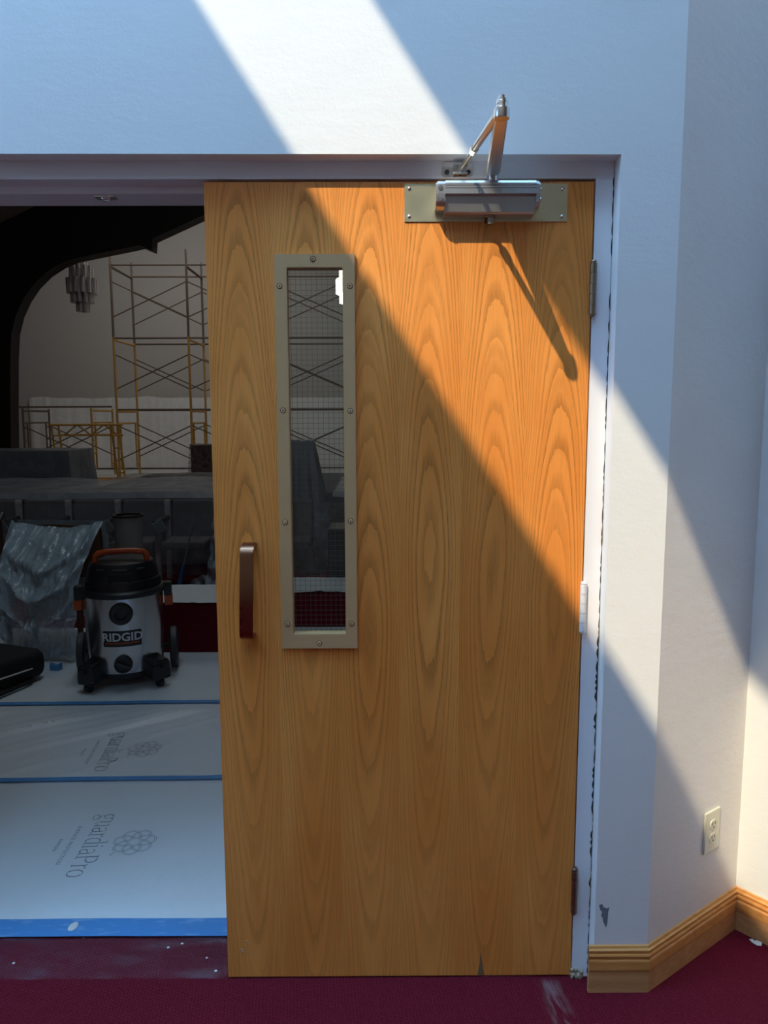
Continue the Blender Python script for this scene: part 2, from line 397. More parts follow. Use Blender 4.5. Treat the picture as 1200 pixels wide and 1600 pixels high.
# baseboards
def baseboard(name, a, b, da, db, label):
    """a, b wall foot points; da, db directions of the neighbouring walls for the mitres (None: square end)"""
    d = (b-a).normalized(); n = Vector((d.y, -d.x, 0))
    def off(p, q, k):
        if q is None: return p + n*k
        n2 = Vector((q.y, -q.x, 0)); m = (n+n2); return p + m*(k*1.0/(1+n.dot(n2)))
    low = [(0, 0), (.0105, 0), (.0105, .060), (.009, .0625), (0, .0625)]
    cap = [(0, .0630), (.0120, .0630), (.0125, .066), (.0125, .088), (.0115, .091), (.0085, .093), (.0085, .097), (.0115, .099), (.0125, .103), (.0115, .107), (.0075, .108), (.0075, .112), (.0100, .114), (.0100, .118), (.006, .121), (.004, .127), (0, .128)]
    def sweep(prof, nm, mat, par):
        bm = NB(); A = []; B = []
        for k, z in prof:
            p, q = off(a, da, k), off(b, db, k); A.append(bm.verts.new((p.x, p.y, z+FZ))); B.append(bm.verts.new((q.x, q.y, z+FZ)))
        m = len(prof)
        for i in range(m): bm.faces.new((A[i], A[(i+1) % m], B[(i+1) % m], B[i]))
        bmesh.ops.triangulate(bm, faces=[bm.faces.new(A[::-1]), bm.faces.new(B)])
        return link(nm, bm, mat, par)
    root = sweep(low, name, BASED, None); tag(root, label, None, None, 'structure'); sweep(cap, 'cap_moulding', BASEW, root); return root
X0 = Vector((.536, WY, 0)); ex = Vector((1, 0, 0))
baseboard('baseboard_back', X0, P1, None, du, 'short oak baseboard at the foot of the door wall')
baseboard('baseboard_right', P1, P2, ex, dv, 'oak baseboard along the angled wall under the outlet')
baseboard('baseboard_far_right', P2, P3, du, None, 'oak baseboard along the sunlit wall at the right edge')

# painted steel door frame
bm = NB(); prism(bm, [(0, 2.051), (0, 2.093), (.156, 2.093), (.156, 2.033), (.052, 2.033), (.052, 2.051)], 'x', -1.379, .5495)
head = struct('trim_1', bm, TRIM, 'white painted steel frame head over the door opening')
bm = NB(); prism(bm, [(.5075, 0), (.5495, 0), (.5495, .156), (.491, .156), (.491, .052), (.5075, .052)], 'z', FZ, 2.0505)
jamb = struct('trim_2', bm, TRIM, 'white painted steel hinge jamb right of the door')
bm = NB(); prism(bm, [(-1.336, 0), (-1.379, 0), (-1.379, .156), (-1.32, .156), (-1.32, .052), (-1.336, .052)], 'z', FZ, 2.0505)
struct('trim_3', bm, TRIM, 'white painted steel jamb left of the opening, out of view')
# roller catch under the head for the other leaf
bm = NB(); box(bm, -.690, -.640, .060, .090, 2.0285, 2.0335, .002); ct = link('roller_catch', bm, ZINC, head)
bm = NB(); bmesh.ops.create_uvsphere(bm, u_segments=14, v_segments=8, radius=.011, matrix=Matrix.Translation((-.665, .074, 2.027)) @ Matrix.Diagonal((1.2, 1, .6, 1))); link('roller', bm, ZINC, ct, True)
# cracked caulk line between jamb and wall
bm = NB(); z = .02
while z < 2.07:
    w = .0009 + .0022*max(0, nz(1.3, z*3.1)+.25) + (.0028 if .25 < z < .92 and nz(4.2, z*6) > -.25 else 0)
    L = random.uniform(.012, .05)
    if random.random() < .86:
        x = .5495 - .0008*random.random(); j = random.uniform(-.001, .001)
        a = [bm.verts.new(p) for p in ((x+.0012, -.0006, z-.004), (x+.0016, -.0006, z+L*.5), (x+.0012, -.0006, z+L+.004), (x-w*.6-j, -.0006, z+L*.8), (x-w, -.0006, z+L*.45), (x-w*.5+j, -.0006, z+L*.15))]; bm.faces.new(a)
    z += L + random.choice((0, 0, 0, .004))
o = link('caulk_crack', bm, DARK, jamb); o['kind'] = 'stuff'
bm = NB(); z = .03
while z < 1.75:
    L = random.uniform(.02, .07)
    if nz(7.7, z*5) > -.05:
        w = random.uniform(.002, .005); x = .5510
        a = [bm.verts.new(p) for p in ((x-.001, -.0012, z), (x-.001, -.004-w, z+.2*L), (x-.001, -.003-w*.6, z+.8*L), (x-.001, -.0012, z+L))]; bm.faces.new(a)
    z += L
o = link('peeling_caulk', bm, PLASTER, jamb); o['kind'] = 'stuff'
# crumbled plaster at the jamb foot
bm = NB()
for k in range(22):
    x = random.uniform(.508, .535); s = random.uniform(.003, .007); zc = FZ + s*.5 + random.uniform(0, .022)*(k > 6)
    r = bmesh.ops.create_icosphere(bm, subdivisions=1, radius=s, matrix=Matrix.Translation((x, random.uniform(-.007, -.002), zc)))
    for v in r['verts']: v.co += Vector((random.uniform(-.3, .3), random.uniform(-.3, .3), random.uniform(-.3, .3)))*s*.6
    for v in r['verts']: v.co.z = max(v.co.z, FZ)
o = link('plaster_rubble', bm, PLASTER); tag(o, 'crumbled beige plaster bits at the foot of the hinge jamb', 'rubble', None, 'stuff')

# ------------------------------------------------------------------ the oak door
DX0, DX1, DZ0, DZ1 = -.4104, .5040, .0150, 2.0440
bm = NB(); ring_slab(bm, (DX0, DX1, DZ0, DZ1), (-.225, -.081, .953, 1.852), 0, .045)
door = struct('door_1', bm, OAK, 'closed oak veneer door with narrow wired glass window')
vf = NB(); ring_slab(vf, (-.2485, -.058, .922, 1.8795), (-.2185, -.0875, .960, 1.848), -.011, .0)
bmesh.ops.bevel(vf, geom=[e for e in vf.edges if all(abs(v.co.y+.011) < 1e-6 for v in e.verts)], offset=.0012, segments=2, affect='EDGES')
vf = link('window_frame', vf, KHAKI, door)
bm = NB(); ring_slab(bm, (-.2245, -.0815, .9535, 1.8515), (-.2185, -.0875, .960, 1.848), .0, .019); link('window_stop', bm, KHAKI, vf)
for px, pz in ((-.156, 1.868), (-.236, 1.806), (-.070, 1.806), (-.2335, 1.515), (-.0715, 1.513), (-.2335, 1.243), (-.073, 1.245), (-.2335, .986), (-.073, .986), (-.154, .936)):
    bm = NB(); rod(bm, (px, -.0105, pz), (px, -.0127, pz), .0060, .0046, 16); sc_ = link('screw', bm, KHAKI, vf, True)
    bm = NB(); rod(bm, (px, -.0108, pz), (px, -.0112, pz), .0070, None, 16); link('screw_shade_ring', bm, DARK, sc_)  # flat dark disc, paints the contact shade round the screw head
    bm = NB(); rod(bm, (px, -.0125, pz), (px, -.0129, pz), .0018, None, 6); link('drive_socket', bm, DARK, sc_)
bm = NB(); box(bm, -.2240, -.082, .0195, .0255, .954, 1.851); pane = link('glass_pane', bm, GLASS, door)
bm = NB(); r = .00032
for i in range(11):
    x = -.2185 + .0127*(i+.3); box(bm, x-r, x+r, .0185, .0192, .960, 1.848)
for i in range(70):
    z = .963 + .0127*i; box(bm, -.2185, -.0875, .0180, .0185, z-r, z+r)
o = link('wire_mesh', bm, WIRE, pane); o['kind'] = 'stuff'
# pull handle: one bent flat bar
bm = NB(); hw = .0165; xh = -.3235
path = [(.0, 1.187), (-.026, 1.187), (-.036, 1.184), (-.043, 1.177), (-.046, 1.166), (-.046, .978), (-.043, .967), (-.036, .960), (-.026, .957), (.0, .957)]
rows = []
for i, (yy, zz) in enumerate(path):
    a = Vector(path[max(0, i-1)]); b = Vector(path[min(len(path)-1, i+1)]); t = (b-a).normalized(); n = Vector((-t.y, t.x))*.0045
    lean = -.007*(1.187-zz)/.23
    rows.append([bm.verts.new((xh+sx*hw+lean, yy+s*n.x, zz+s*n.y)) for sx, s in ((-1, -1), (1, -1), (1, 1), (-1, 1))])
for A, B in zip(rows, rows[1:]):
    for k in range(4): bm.faces.new((A[k], A[(k+1) % 4], B[(k+1) % 4], B[k]))
bm.faces.new(rows[0]); bm.faces.new(rows[-1])
bmesh.ops.bevel(bm, geom=[e for e in bm.edges if abs(e.verts[0].co.x-e.verts[1].co.x) < .006 and e.calc_length() > .004], offset=.0015, segments=2, affect='EDGES')
tag(link('pull_handle', bm, BRONZE, door, True), 'bronze strap pull handle')
# hinges
for z0, z1, mt, lab in ((1.735, 1.862, HINGEB, 'tarnished bronze hinge'), (.958, 1.087, HINGEW, 'hinge overpainted white'), (.196, .325, HINGEB, 'bronze hinge')):
    bm = NB(); L = (z1-z0-.008)/5; rod(bm, (.5062, -.0075, z0), (.5062, -.0075, z1), .0055, None, 12)
    rod(bm, (.5062, -.0075, z1-.001), (.5062, -.0075, z1+.003), .0078, .0055, 12); hg = tag(link('hinge', bm, mt, door, True), lab)
    for i in range(5):
        bm = NB(); rod(bm, (.5062, -.0075, z0+.004+i*L+.0007), (.5062, -.0075, z0+.004+(i+1)*L-.0007), .0082, None, 16); link('knuckle', bm, mt, hg, True)
    bm = NB(); box(bm, .5045, .5072, -.004, .040, z0+.006, z1-.006); link('leaf', bm, mt, hg)
# dents and a small red rating mark under the closer plate
bm = NB()
for k in range(7): box(bm, .1520, .1545, -.0004, .0002, 1.930+k*.0026, 1.9314+k*.0026)
for k in range(6): box(bm, .1562, .1582, -.0004, .0002, 1.931+k*.0027, 1.9322+k*.0027)
tag(link('rating_label', bm, RED, door), 'tiny red printed label')
for px, pz in ((-.358, .118), (-.372, .094), (-.370, .088)):
    bm = NB(); bmesh.ops.create_icosphere(bm, subdivisions=1, radius=.0035, matrix=Matrix.Translation((px, -.0005, pz)) @ Matrix.Diagonal((1, .5, 1, 1))); link('paint_spot', bm, PLASTER, door, True)
bm = NB(); prism(bm, [(.255, .012+.004), (.274, .016), (.268, .05), (.263, .085), (.261, .05)], 'y', -.0004, .001); tag(link('veneer_chip', bm, stained('bare_veneer', (.20, .12, .06), (.25, .15, .08), 'z').mat, door), 'small grey chip in the veneer')

# ------------------------------------------------------------------ door closer
dc = tag(empty('door_closer', (.26, -.03, 2.0)), 'aluminium door closer with folded arm on a pewter plate at the door top', 'door closer')
def dcl(name, bm, mat, parent=None, smooth=False):
    p = parent or dc; o = link(name, bm, mat, p, smooth)
    if p is dc: o.matrix_parent_inverse = Matrix.Translation((-.26, .03, -2.0))
    return o
bm = NB(); box(bm, .0590, .4420, -.0030, -.0002, 1.9530, 2.0400, .0008, 1); pl = dcl('mounting_plate', bm, BRASSP)
for px, pz in ((.071, 2.028), (.071, 1.965), (.430, 2.026), (.430, 1.965)):
    bm = NB(); bmesh.ops.create_uvsphere(bm, u_segments=12, v_segments=6, radius=.0050, matrix=Matrix.Translation((px, -.0030, pz)) @ Matrix.Diagonal((1, .55, 1, 1))); dcl('screw', bm, ZINC, pl, True)
prof = [(-.003, 1.960), (-.042, 1.960), (-.047, 1.964), (-.054, 1.9965), (-.0655, 1.9995), (-.0655, 2.0105), (-.0640, 2.0110), (-.0640, 2.0120), (-.0655, 2.0125), (-.0655, 2.0165), (-.0640, 2.0170), (-.0640, 2.0180), (-.0655, 2.0185), (-.0655, 2.0230), (-.0610, 2.0290), (-.052, 2.0305), (-.052, 2.0295), (-.047, 2.0295), (-.047, 2.0310), (-.012, 2.0310), (-.003, 2.0270)]
bm = NB(); prism(bm, prof, 'x', .1500, .3560); dcl('body', bm, SILV)
capp = [(-.003, 1.972), (-.040, 1.970), (-.052, 1.975), (-.0610, 1.983), (-.0645, 2.000), (-.0645, 2.021), (-.058, 2.0285), (-.010, 2.0305), (-.003, 2.026)]
for xa, xb, s in ((.1290, .1498, -1), (.3562, .3660, 1)):
    bm = NB(); prism(bm, capp, 'x', xa, xb)
    bmesh.ops.bevel(bm, geom=[e for e in bm.edges if abs(e.verts[0].co.x-(xa if s < 0 else xb)) < 1e-6 and abs(e.verts[1].co.x-(xa if s < 0 else xb)) < 1e-6 and len([f for f in e.link_faces if abs(f.normal.x) < .5 or True]) == 2 and e.calc_face_angle(0) > .6], offset=.003, segments=2, affect='EDGES')
    ec = dcl('end_cap', bm, SILV)
    for zz in (1.9905, 2.0125):
        b2 = NB()
        if s < 0: rod(b2, (.139, -.0625, zz), (.139, -.0662, zz), .0062, .0055, 14); rod(b2, (.139, -.066, zz), (.139, -.0675, zz), .0028, None, 6)
        else: rod(b2, (xb-.001, -.046, zz), (xb+.003, -.046, zz), .006, None, 12)
        dcl('screw', b2, ZINC, ec, True)
bm = NB(); rod(bm, (.257, -.026, 1.966), (.257, -.026, 1.956), .013, None, 20); sp = dcl('pinion_cap', bm, HINGEB, None, True)
bm = NB(); rod(bm, (.258, -.026, 1.957), (.258, -.026, 1.942), .0085, .0075, 6); dcl('pinion_nut', bm, HINGEB, sp)
bm = NB(); rod(bm, (.250, -.016, 1.957), (.250, -.006, 1.950), .003, None, 10); rod(bm, (.250, -.016, 1.966), (.250, -.016, 1.9565), .003, None, 8); dcl('valve_screw', bm, BLACK, sp, True)
# main arm: pressed steel, swings out over the room
PV = Vector((.2600, -.036, 2.050)); EL = Vector((.2290, -.362, 2.058))
bm = NB(); rod(bm, (PV.x, PV.y, 2.030), (PV.x, PV.y, 2.062), .0125, .0115, 20); dcl('spindle', bm, ZINC, None, True)
bm = NB(); d = (EL-PV); L = d.length; d.normalize(); side = d.cross(Vector((0, 0, 1))).normalized(); nn = side.cross(d)
rows = []
for i in range(13):
    t = i/12; w = .0165 - .0045*t; h = .0050 + .001*math.sin(math.pi*t)
    if i in (0, 12): w *= .62
    c = PV + d*(L*t*.985 - .005*(1-t))
    rows.append([bm.verts.new(c + side*w*a + nn*h*b) for a, b in ((-1, .6), (-.82, 1), (.82, 1), (1, .6), (1, -.6), (.82, -1), (-.82, -1), (-1, -.6))])
for A, B in zip(rows, rows[1:]):
    for k in range(8): bm.faces.new((A[k], A[(k+1) % 8], B[(k+1) % 8], B[k]))
bm.faces.new(rows[0]); bm.faces.new(rows[-1]); dcl('main_arm', bm, ALU)
bm = NB(); lathe(bm, [(0, 2.049), (.0140, 2.049), (.0150, 2.051), (.0150, 2.0665), (.0115, 2.068), (.0105, 2.069), (.0105, 2.0735), (.0115, 2.0745), (.0115, 2.0790), (.0100, 2.0800), (.0100, 2.0835), (.0062, 2.085), (.0062, 2.090), (.0035, 2.0925), (0, 2.0930)], 24, EL.x, EL.y); dcl('elbow_joint', bm, ZINC, None, True)
SH = Vector((.1880, -.017, 2.066)); E2 = Vector((EL.x-.004, EL.y+.004, 2.0625)); MD = E2.lerp(SH, .62)
bm = NB(); tube(bm, [E2, E2.lerp(SH, .1), E2.lerp(SH, .55), MD], [.0075, .0085, .0072, .0068], 12); fa = dcl('forearm', bm, ALU, None, True)
bm = NB(); rod(bm, MD-(SH-E2).normalized()*.016, MD+(SH-E2).normalized()*.006, .0092, None, 6); dcl('lock_nut', bm, ZINC, fa)
bm = NB(); tube(bm, [MD, MD.lerp(SH, .5), SH], [.0052, .0052, .0056], 12); dcl('forearm_rod', bm, ZINC, fa, True)
bm = NB(); prism(bm, [(.146, 2.058), (.151, 2.054), (.213, 2.054), (.218, 2.058), (.218, 2.082), (.212, 2.0865), (.152, 2.0865), (.146, 2.082)], 'y', -.0035, -.0002)
sh = dcl('shoe', bm, ZINC)
bm = NB(); box(bm, .172, .204, -.026, -.003, 2.053, 2.0575, .001); box(bm, .172, .204, -.026, -.003, 2.0735, 2.078, .001); rod(bm, (.188, -.017, 2.053), (.188, -.017, 2.079), .004, None, 12); dcl('clevis', bm, ZINC, sh)
for px in (.158, .208):
    bm = NB(); rod(bm, (px, -.003, 2.064), (px, -.0075, 2.064), .0062, .005, 14); dcl('screw', bm, GREYP, sh, True)

# ------------------------------------------------------------------ wall outlet on the angled wall
ol = tag(empty('wall_outlet', P1 + du*.272 + Vector((0, 0, .362)), RA), 'ivory duplex outlet on the angled wall above the oak baseboard', 'outlet')
bm = NB(); box(bm, -.0365, .0365, -.006, 0, -.0600, .0600, .0035, 2); link('cover_plate', bm, IVORY, ol)
for s in (-1, 1):
    bm = NB(); zc = s*.0196
    pr = [(.0165*math.cos(t), zc + .0145*max(-.93, min(.93, math.sin(t)))*1.0) for t in [2*math.pi*k/20 for k in range(20)]]
    prism(bm, pr, 'y', -.0085, -.005); rc = link('receptacle', bm, IVORYD, ol)
    for x0, h in ((-.0065, .0042), (.0065, .0034)):
        b2 = NB(); box(b2, x0-.0012, x0+.0012, -.0089, -.008, zc+.0035-h, zc+.0035+h); link('slot', b2, DARK, rc)
    b2 = NB(); rod(b2, (0, -.0089, zc-.0070), (0, -.008, zc-.0070), .0026, None, 10); link('ground_hole', b2, DARK, rc)
bm = NB(); rod(bm, (0, -.0055, 0), (0, -.0075, 0), .0032, None, 12); link('screw', bm, IVORYD, ol)
# paper scrap on the carpet
bm = NB(); pts = [(-.016, .004), (-.006, .012), (-.003, .007), (.006, .010), (.017, .0), (.014, -.006), (.015, -.013), (.003, -.011), (-.010, -.004)]
prism(bm, pts, 'z', 0, .0022)
for v in bm.verts: v.co.z += .004*abs(v.co.x)/.016
tag(link('paper_scrap', bm, PAPER, None, False, (1.062, .122, FZ+.001), (0, 0, R(-20))), 'torn white scrap lying on the maroon carpet by the right baseboard', 'scrap')

# ------------------------------------------------------------------ hall shell
bm = NB(); prism(bm, [(-13, 0), (-1.38, 0), (-1.38, 2.093), (.551, 2.089), (.551, 0), (.66, 0), (.66, 12.5), (-13, 12.5)], 'y', .162, .20)
box(bm, .60, .66, .2001, .36, 0, 12.5); box(bm, .6601, 10, .32, .36, 0, 12.5)
struct('wall_hall_front', bm, HWALL, 'hall side of the door wall')
bm = NB(); box(bm, -13, 10, 20.0, 20.2, 0, 13); struct('wall_hall_back', bm, HWALL, 'pale wall at the far end of the dark hall')
bm = NB(); box(bm, -11.4, -11.2, .2, 20, 0, 9); struct('wall_hall_left', bm, DWOOD, 'dark left side wall of the hall')
bm = NB(); box(bm, 9, 9.2, .2, 20, 0, 12); struct('wall_hall_right', bm, HWALL, 'right side wall of the hall out of view')
bm = NB(); prism(bm, [(-13.5, 5.6), (-1, 10.0), (10, 12.5), (10, 12.8), (-1, 10.3), (-13.5, 5.9)], 'y', .0+.17, 20.3); struct('ceiling_hall', bm, DWOOD, 'dark wooden roof boarding of the hall')
def px_at(x, y, Y):
    d = fw + r2*((x-600)/FPX) - u2*((y-800)/FPX); c = camo.matrix_world.translation; return c + d*((Y-c.y)/d.y)
# laminated arch, dark
def arch(name, Y, th, label):
    low = [(17, 760), (16, 640), (16, 560), (18, 520), (25, 492), (36, 468), (50, 447), (70, 427), (92, 413), (112, 405), (150, 397), (190, 389), (218, 383), (232, 389), (237, 391), (238, 373), (318, 336), (420, 292), (560, 240)]
    lp = [px_at(x, y, 13.0) for x, y in low]
    lp = [(p.x, p.z) for p in lp]; lp[0] = (lp[0][0], 0.01)
    upr = [(x - (1.0 if i < 6 else .4), z + (0 if i < 6 else .9)) for i, (x, z) in enumerate(lp)]
    upr = [(lp[0][0]-1.3, .01), (lp[3][0]-1.3, lp[3][1]), (lp[6][0]-1.1, lp[6][1]+.9), (lp[10][0]-.6, lp[10][1]+1.1), (lp[16][0], lp[16][1]+.9), (lp[18][0], lp[18][1]+.9)]
    bm = NB(); prism(bm, lp + upr[::-1], 'y', Y, Y+th); return struct(name, bm, BEAM, label)
arch('arch_beam', 13.0, .35, 'dark laminated arch rib across the hall')
for Y in (4.2, 8.6):
    bm = NB(); prism(bm, [(-9.2, .01), (-9.0, 3.2), (-8.0, 4.7), (-1, 8.2), (-1, 8.8), (-9.5, 4.5), (-10.2, 3.4), (-10.2, .01)], 'y', Y, Y+.3); struct('arch_beam', bm, BEAM, 'dark laminated arch rib nearer the door')
for k, (x, z) in enumerate(((-7.2, 7.6), (-4.8, 8.45), (-2.4, 9.3))):
    bm = NB(); box(bm, x-.1, x+.1, .3, 19.9, z-.3, z+.05); struct('purlin', bm, BEAM, 'dark roof purlin running the length of the hall')

# ------------------------------------------------------------------ floor protection
def fold(x, y, big):
    h = .0015*(1+nz(x*2.2, y*2.2)) + .0010*(1+nz(x*7, y*7, 3))
    if big:
        d = (x*.62 - y*.78); t = nz(x*1.1, y*1.1, 5)*.10
        for c0, w, a in ((-2.05, .016, .016), (-2.12, .012, .010), (-2.30, .014, .020), (-2.38, .02, .010), (-1.86, .02, .010), (-2.62, .02, .014), (-1.70, .016, .008), (-1.62, .012, .006), (-1.93, .008, .009), (-2.22, .009, .011), (-2.48, .010, .010), (-1.78, .007, .007)):
            q = (d-c0+t)/w; h += a*math.exp(-q*q)*max(0, .35+nz(x*2, y*2, c0*3)+.4)
        for c0 in (-.2, .25, .7): 
            q = (x*.8+y*.6-c0-.5+nz(x*2, y*3, 1)*.05)/.02; h += .007*math.exp(-q*q)*max(0, nz(x*3, y*3, 9)+.2)
    else:
        for c0, sl in ((-.62, .25), (-.70, .35), (-.80, .3), (-.55, .3)):
            q = (x - c0 + (y-.3)*sl)/.012; h += .0035*math.exp(-q*q)*math.exp(-((y-.40)/.13)**2)
    return h
def floor_film(y0, y1, x0, x1, big, label, nx=150, ny=60):
    bm = NB(); z0 = FZ+.001
    def f(u, v):
        x, y = x0+(x1-x0)*u, y0+(y1-y0)*v; e = min(1, min(v, 1-v)*12); return (x, y, z0 + fold(x, y, big)*e)
    grid(bm, nx, ny, f)
    return tag(link('floor_film', bm, FILM, None, True), label, 'floor film', 'protective floor film sheets in the hall')
f1 = floor_film(.225, 1.09, -2.9, .9, 0, 'smooth white printed floor film between the front and middle blue tapes')
f2 = floor_film(1.085, 1.92, -3.4, .9, 1, 'creased white floor film between the middle and far blue tapes')
f3 = floor_film(1.915, 3.40, -4.2, .9, 0, 'grey-white floor film under the shop vacuum')
def tape(y, w, x0, x1, label, seed, tilt=.0):
    bm = NB(); n = 60
    def f(u, v):
        x = x0+(x1-x0)*u; return (x, y + tilt*(x-x0) + (v-.5)*w + .004*nz(x*3, seed) + .002*nz(x*11, seed+v*3), FZ+.0085+.0012*nz(x*9, seed, v*2))
    grid(bm, n, 3, f); return tag(link('masking_tape', bm, TAPE, None, True), label, 'tape', 'blue masking tape lines')
t1 = tape(.197, .078, -2.9, .9, 'wide blue tape edging the film at the maroon carpet', 1.1)
tape(1.080, .034, -3.2, .9, 'thin blue tape line across the film behind the printed logo', 2.2, .018)
tape(1.915, .040, -3.6, .9, 'thin blue tape line across the film in front of the vacuum', 3.3, .02)
bm = NB(); lathe(bm, [(0, .0025), (.010, .002), (.0125, 0)], 14)
for v in bm.verts: v.co.x *= 1.1; v.co = Matrix.Rotation(R(60), 3, 'Z') @ v.co; v.co.y *= 1.5
o = link('paint_drop', bm, PAPER, t1, True); o.location = (-.905, .200, FZ+.0095)
bm = NB(); grid(bm, 120, 8, lambda u, v: (-1.30+1.70*u, .0+.165*v, FZ+.0015+.0008*nz(u*20, v*4)))
tag(link('carpet_film', bm, CLEAR, None, True), 'clear sticky carpet film speckled with white paint at the doorway', 'carpet film')
# print on the film: word mark in thin serif letters, knot emblem, two small lines
def letters():
    """stroke letters in a box of x-height 1; returns strokes [(points, width)] and advance"""
    def arc(cx, cy, rx, ry, a0, a1, n=14): return [(cx+rx*math.cos(R(a0+(a1-a0)*k/n)), cy+ry*math.sin(R(a0+(a1-a0)*k/n))) for k in range(n+1)]
    T, t = .13, .065
    return {
     'g': ([(arc(.36, .68, .27, .32, 0, 360, 20), t), (arc(.36, .68, .27, .32, 110, 250, 8), T), ([(.30, .37), (.18, .24), (.24, .12), (.5, .08), (.66, -.02)], t), (arc(.40, -.22, .34, .22, 40, -320, 20), t), ([(.58, .92), (.72, 1.03), (.80, .98)], T)], .88),
     'u': ([([(.04, .98), (.20, .98), (.20, .28)] , T), (arc(.42, .26, .22, .26, 180, 300, 8), t), ([(.55, .98), (.70, .98), (.70, .02), (.84, .02)], T), ([(.53, .10), (.70, .28)], t)], .92),
     'a': ([(arc(.34, .70, .24, .30, 160, 20, 10), t), ([(.57, .78), (.57, .10), (.70, .02)], T), ([(.57, .58), (.30, .50)], t), (arc(.30, .26, .21, .25, 90, 330, 12), T*.9)], .76),
     'r': ([([(.04, .98), (.20, .98), (.20, .02)], T), ([(.04, .02), (.36, .02)], t), ([(.20, .72), (.34, .94), (.52, .98)], t), ([(.50, .98), (.56, .90)], T)], .62),
     'd': ([(arc(.36, .50, .28, .50, 60, 300, 16), T*.85), ([(.50, 1.52), (.66, 1.52), (.66, .02), (.82, .02)], T)], .88),
     'i': ([([(.04, .98), (.20, .98), (.20, .02)], T), ([(.04, .02), (.36, .02)], t), ([(.19, 1.28), (.21, 1.40)], T*1.1)], .44),
     'P': ([([(.06, 1.45), (.22, 1.45), (.22, .02)], T), ([(.04, .02), (.42, .02)], t), ([(.22, 1.45), (.50, 1.45)], t), (arc(.50, 1.08, .36, .37, 90, -90, 14), T), ([(.50, .71), (.22, .71)], t)], .98),
     'o': ([(arc(.42, .50, .36, .50, 0, 360, 24), t*1.1), (arc(.42, .50, .36, .50, 120, 240, 8), T), (arc(.42, .50, .36, .50, -60, 60, 8), T)], .92)}
LT = letters()
def logo_word(bm):
    # local frame: +u reading direction, +v letter tops; emblem above the word
    word = 'guardiaPro'; tot = sum(LT[c][1] for c in word); s = .40/tot; u = -.5*tot
    for c in word:
        st, ad = LT[c]
        for pts, w in st: ribbon(bm, [((u+x)*s, y*s) for x, y in pts], w*s*.72, 0)
        u += ad
def logo_emblem(bm):
    n = 150; ce = (0.0, .174)
    for (k, m, R0, A) in ((7, 3, .046, .026),):
        P = [((R0+A*math.cos(k*t/m))*math.cos(t)*1.06, (R0+A*math.cos(k*t/m))*math.sin(t)) for t in [2*math.pi*m*j/(n*2) for j in range(n*2)]]
        for off in (-.0032, .0032):
            Q = []
            for j in range(len(P)):
                a, b = Vector(P[j-1]), Vector(P[(j+1) % len(P)]); tt = (b-a).normalized(); Q.append((P[j][0]-tt.y*off+ce[0], P[j][1]+tt.x*off+ce[1]))
            ribbon(bm, Q, .0016, 0, True)
    ribbon(bm, [(.062, .122), (.074, .112), (.080, .115)], .003, 0)
def logo_small(bm):
    for s, size, v in (('SURFACE PROTECTION', .020, -.050), ('onecolo', .023, -.088)):
        b2 = text_mesh(s, size, 0, 1.05 if size < .021 else .95, 1.1)
        me = bpy.data.meshes.new('t'); b2.to_mesh(me); b2.free(); k = len(bm.verts); bm.from_mesh(me); bm.verts.ensure_lookup_table()
        for q in bm.verts[k:]: q.co.y += v
        bpy.data.meshes.remove(me)
def printed(parent, cx, cy, rz, mat, lift, sc=1.0, big=0):
    m = Matrix.Rotation(rz, 3, 'Z')
    for nm, fn in (('printed_word', logo_word), ('printed_emblem', logo_emblem), ('small_print', logo_small)):
        bm = NB(); fn(bm)
        for v in bm.verts:
            p = m @ Vector((v.co.x*sc, v.co.y*sc, 0)); x, y = cx+p.x, cy+p.y; v.co = Vector((x, y, FZ+.001+fold(x, y, big)+lift))
        pr_ = link(nm, bm, mat, parent)
        if nm == 'small_print': pr_['kind'] = 'stuff'
printed(f1, -1.045, .641, R(-86.5), INK, .0008)
printed(f1, -.385, .655, R(-86.5), INK, .0008)
printed(f2, -1.24, 1.38, R(-83), INKP, .0035, 1.0, 1)

# ------------------------------------------------------------------ shop vacuum
vac = tag(empty('shop_vacuum', (-1.455, 2.345, FZ+.004), R(14)), 'stainless and black wet dry shop vacuum standing on the floor film', 'vacuum')
bm = NB(); lathe(bm, [(0, .070), (.196, .070), (.203, .078), (.203, .10), (.211, .30), (.214, .515), (.205, .52), (0, .52)], 48); dr = link('drum', bm, STEEL, vac, True)
bm = NB(); lathe(bm, [(0, .060), (.19, .060), (.205, .072), (.205, .092), (.2, .094)], 48); link('drum_base', bm, BLACK, vac, True)
bm = NB(); lathe(bm, [(.18, .512), (.226, .512), (.230, .520), (.230, .536), (.222, .545), (.206, .550), (.203, .590), (.200, .598), (.196, .600), (.182, .665), (.166, .690), (.11, .704), (0, .706)], 48)
lid = link('motor_lid', bm, BLACK, vac, True)
for xx, w in ((-.10, .05), (0, .075), (.105, .045)):
    bm = NB(); zz = .664; yy = -math.sqrt(max(0, .186**2-xx*xx)); box(bm, -w/2, w/2, -.006, .004, -.005, .005, .002)
    link('grip_slot', bm, GREYP, lid).matrix_basis = Matrix.Translation((xx, yy+.004, zz)) @ Matrix.Rotation(math.atan2(xx, -yy), 4, 'Z')
bm = NB(); box(bm, -.058, .058, -.012, .02, -.024, .024, .006); bz = link('switch_recess', bm, DARK, lid); bz.location = (0, -.186, .622)
bm = NB(); box(bm, -.04, .04, -.014, .0, -.026, -.018, .003); bz2 = link('switch_lip', bm, GREYP, bz)
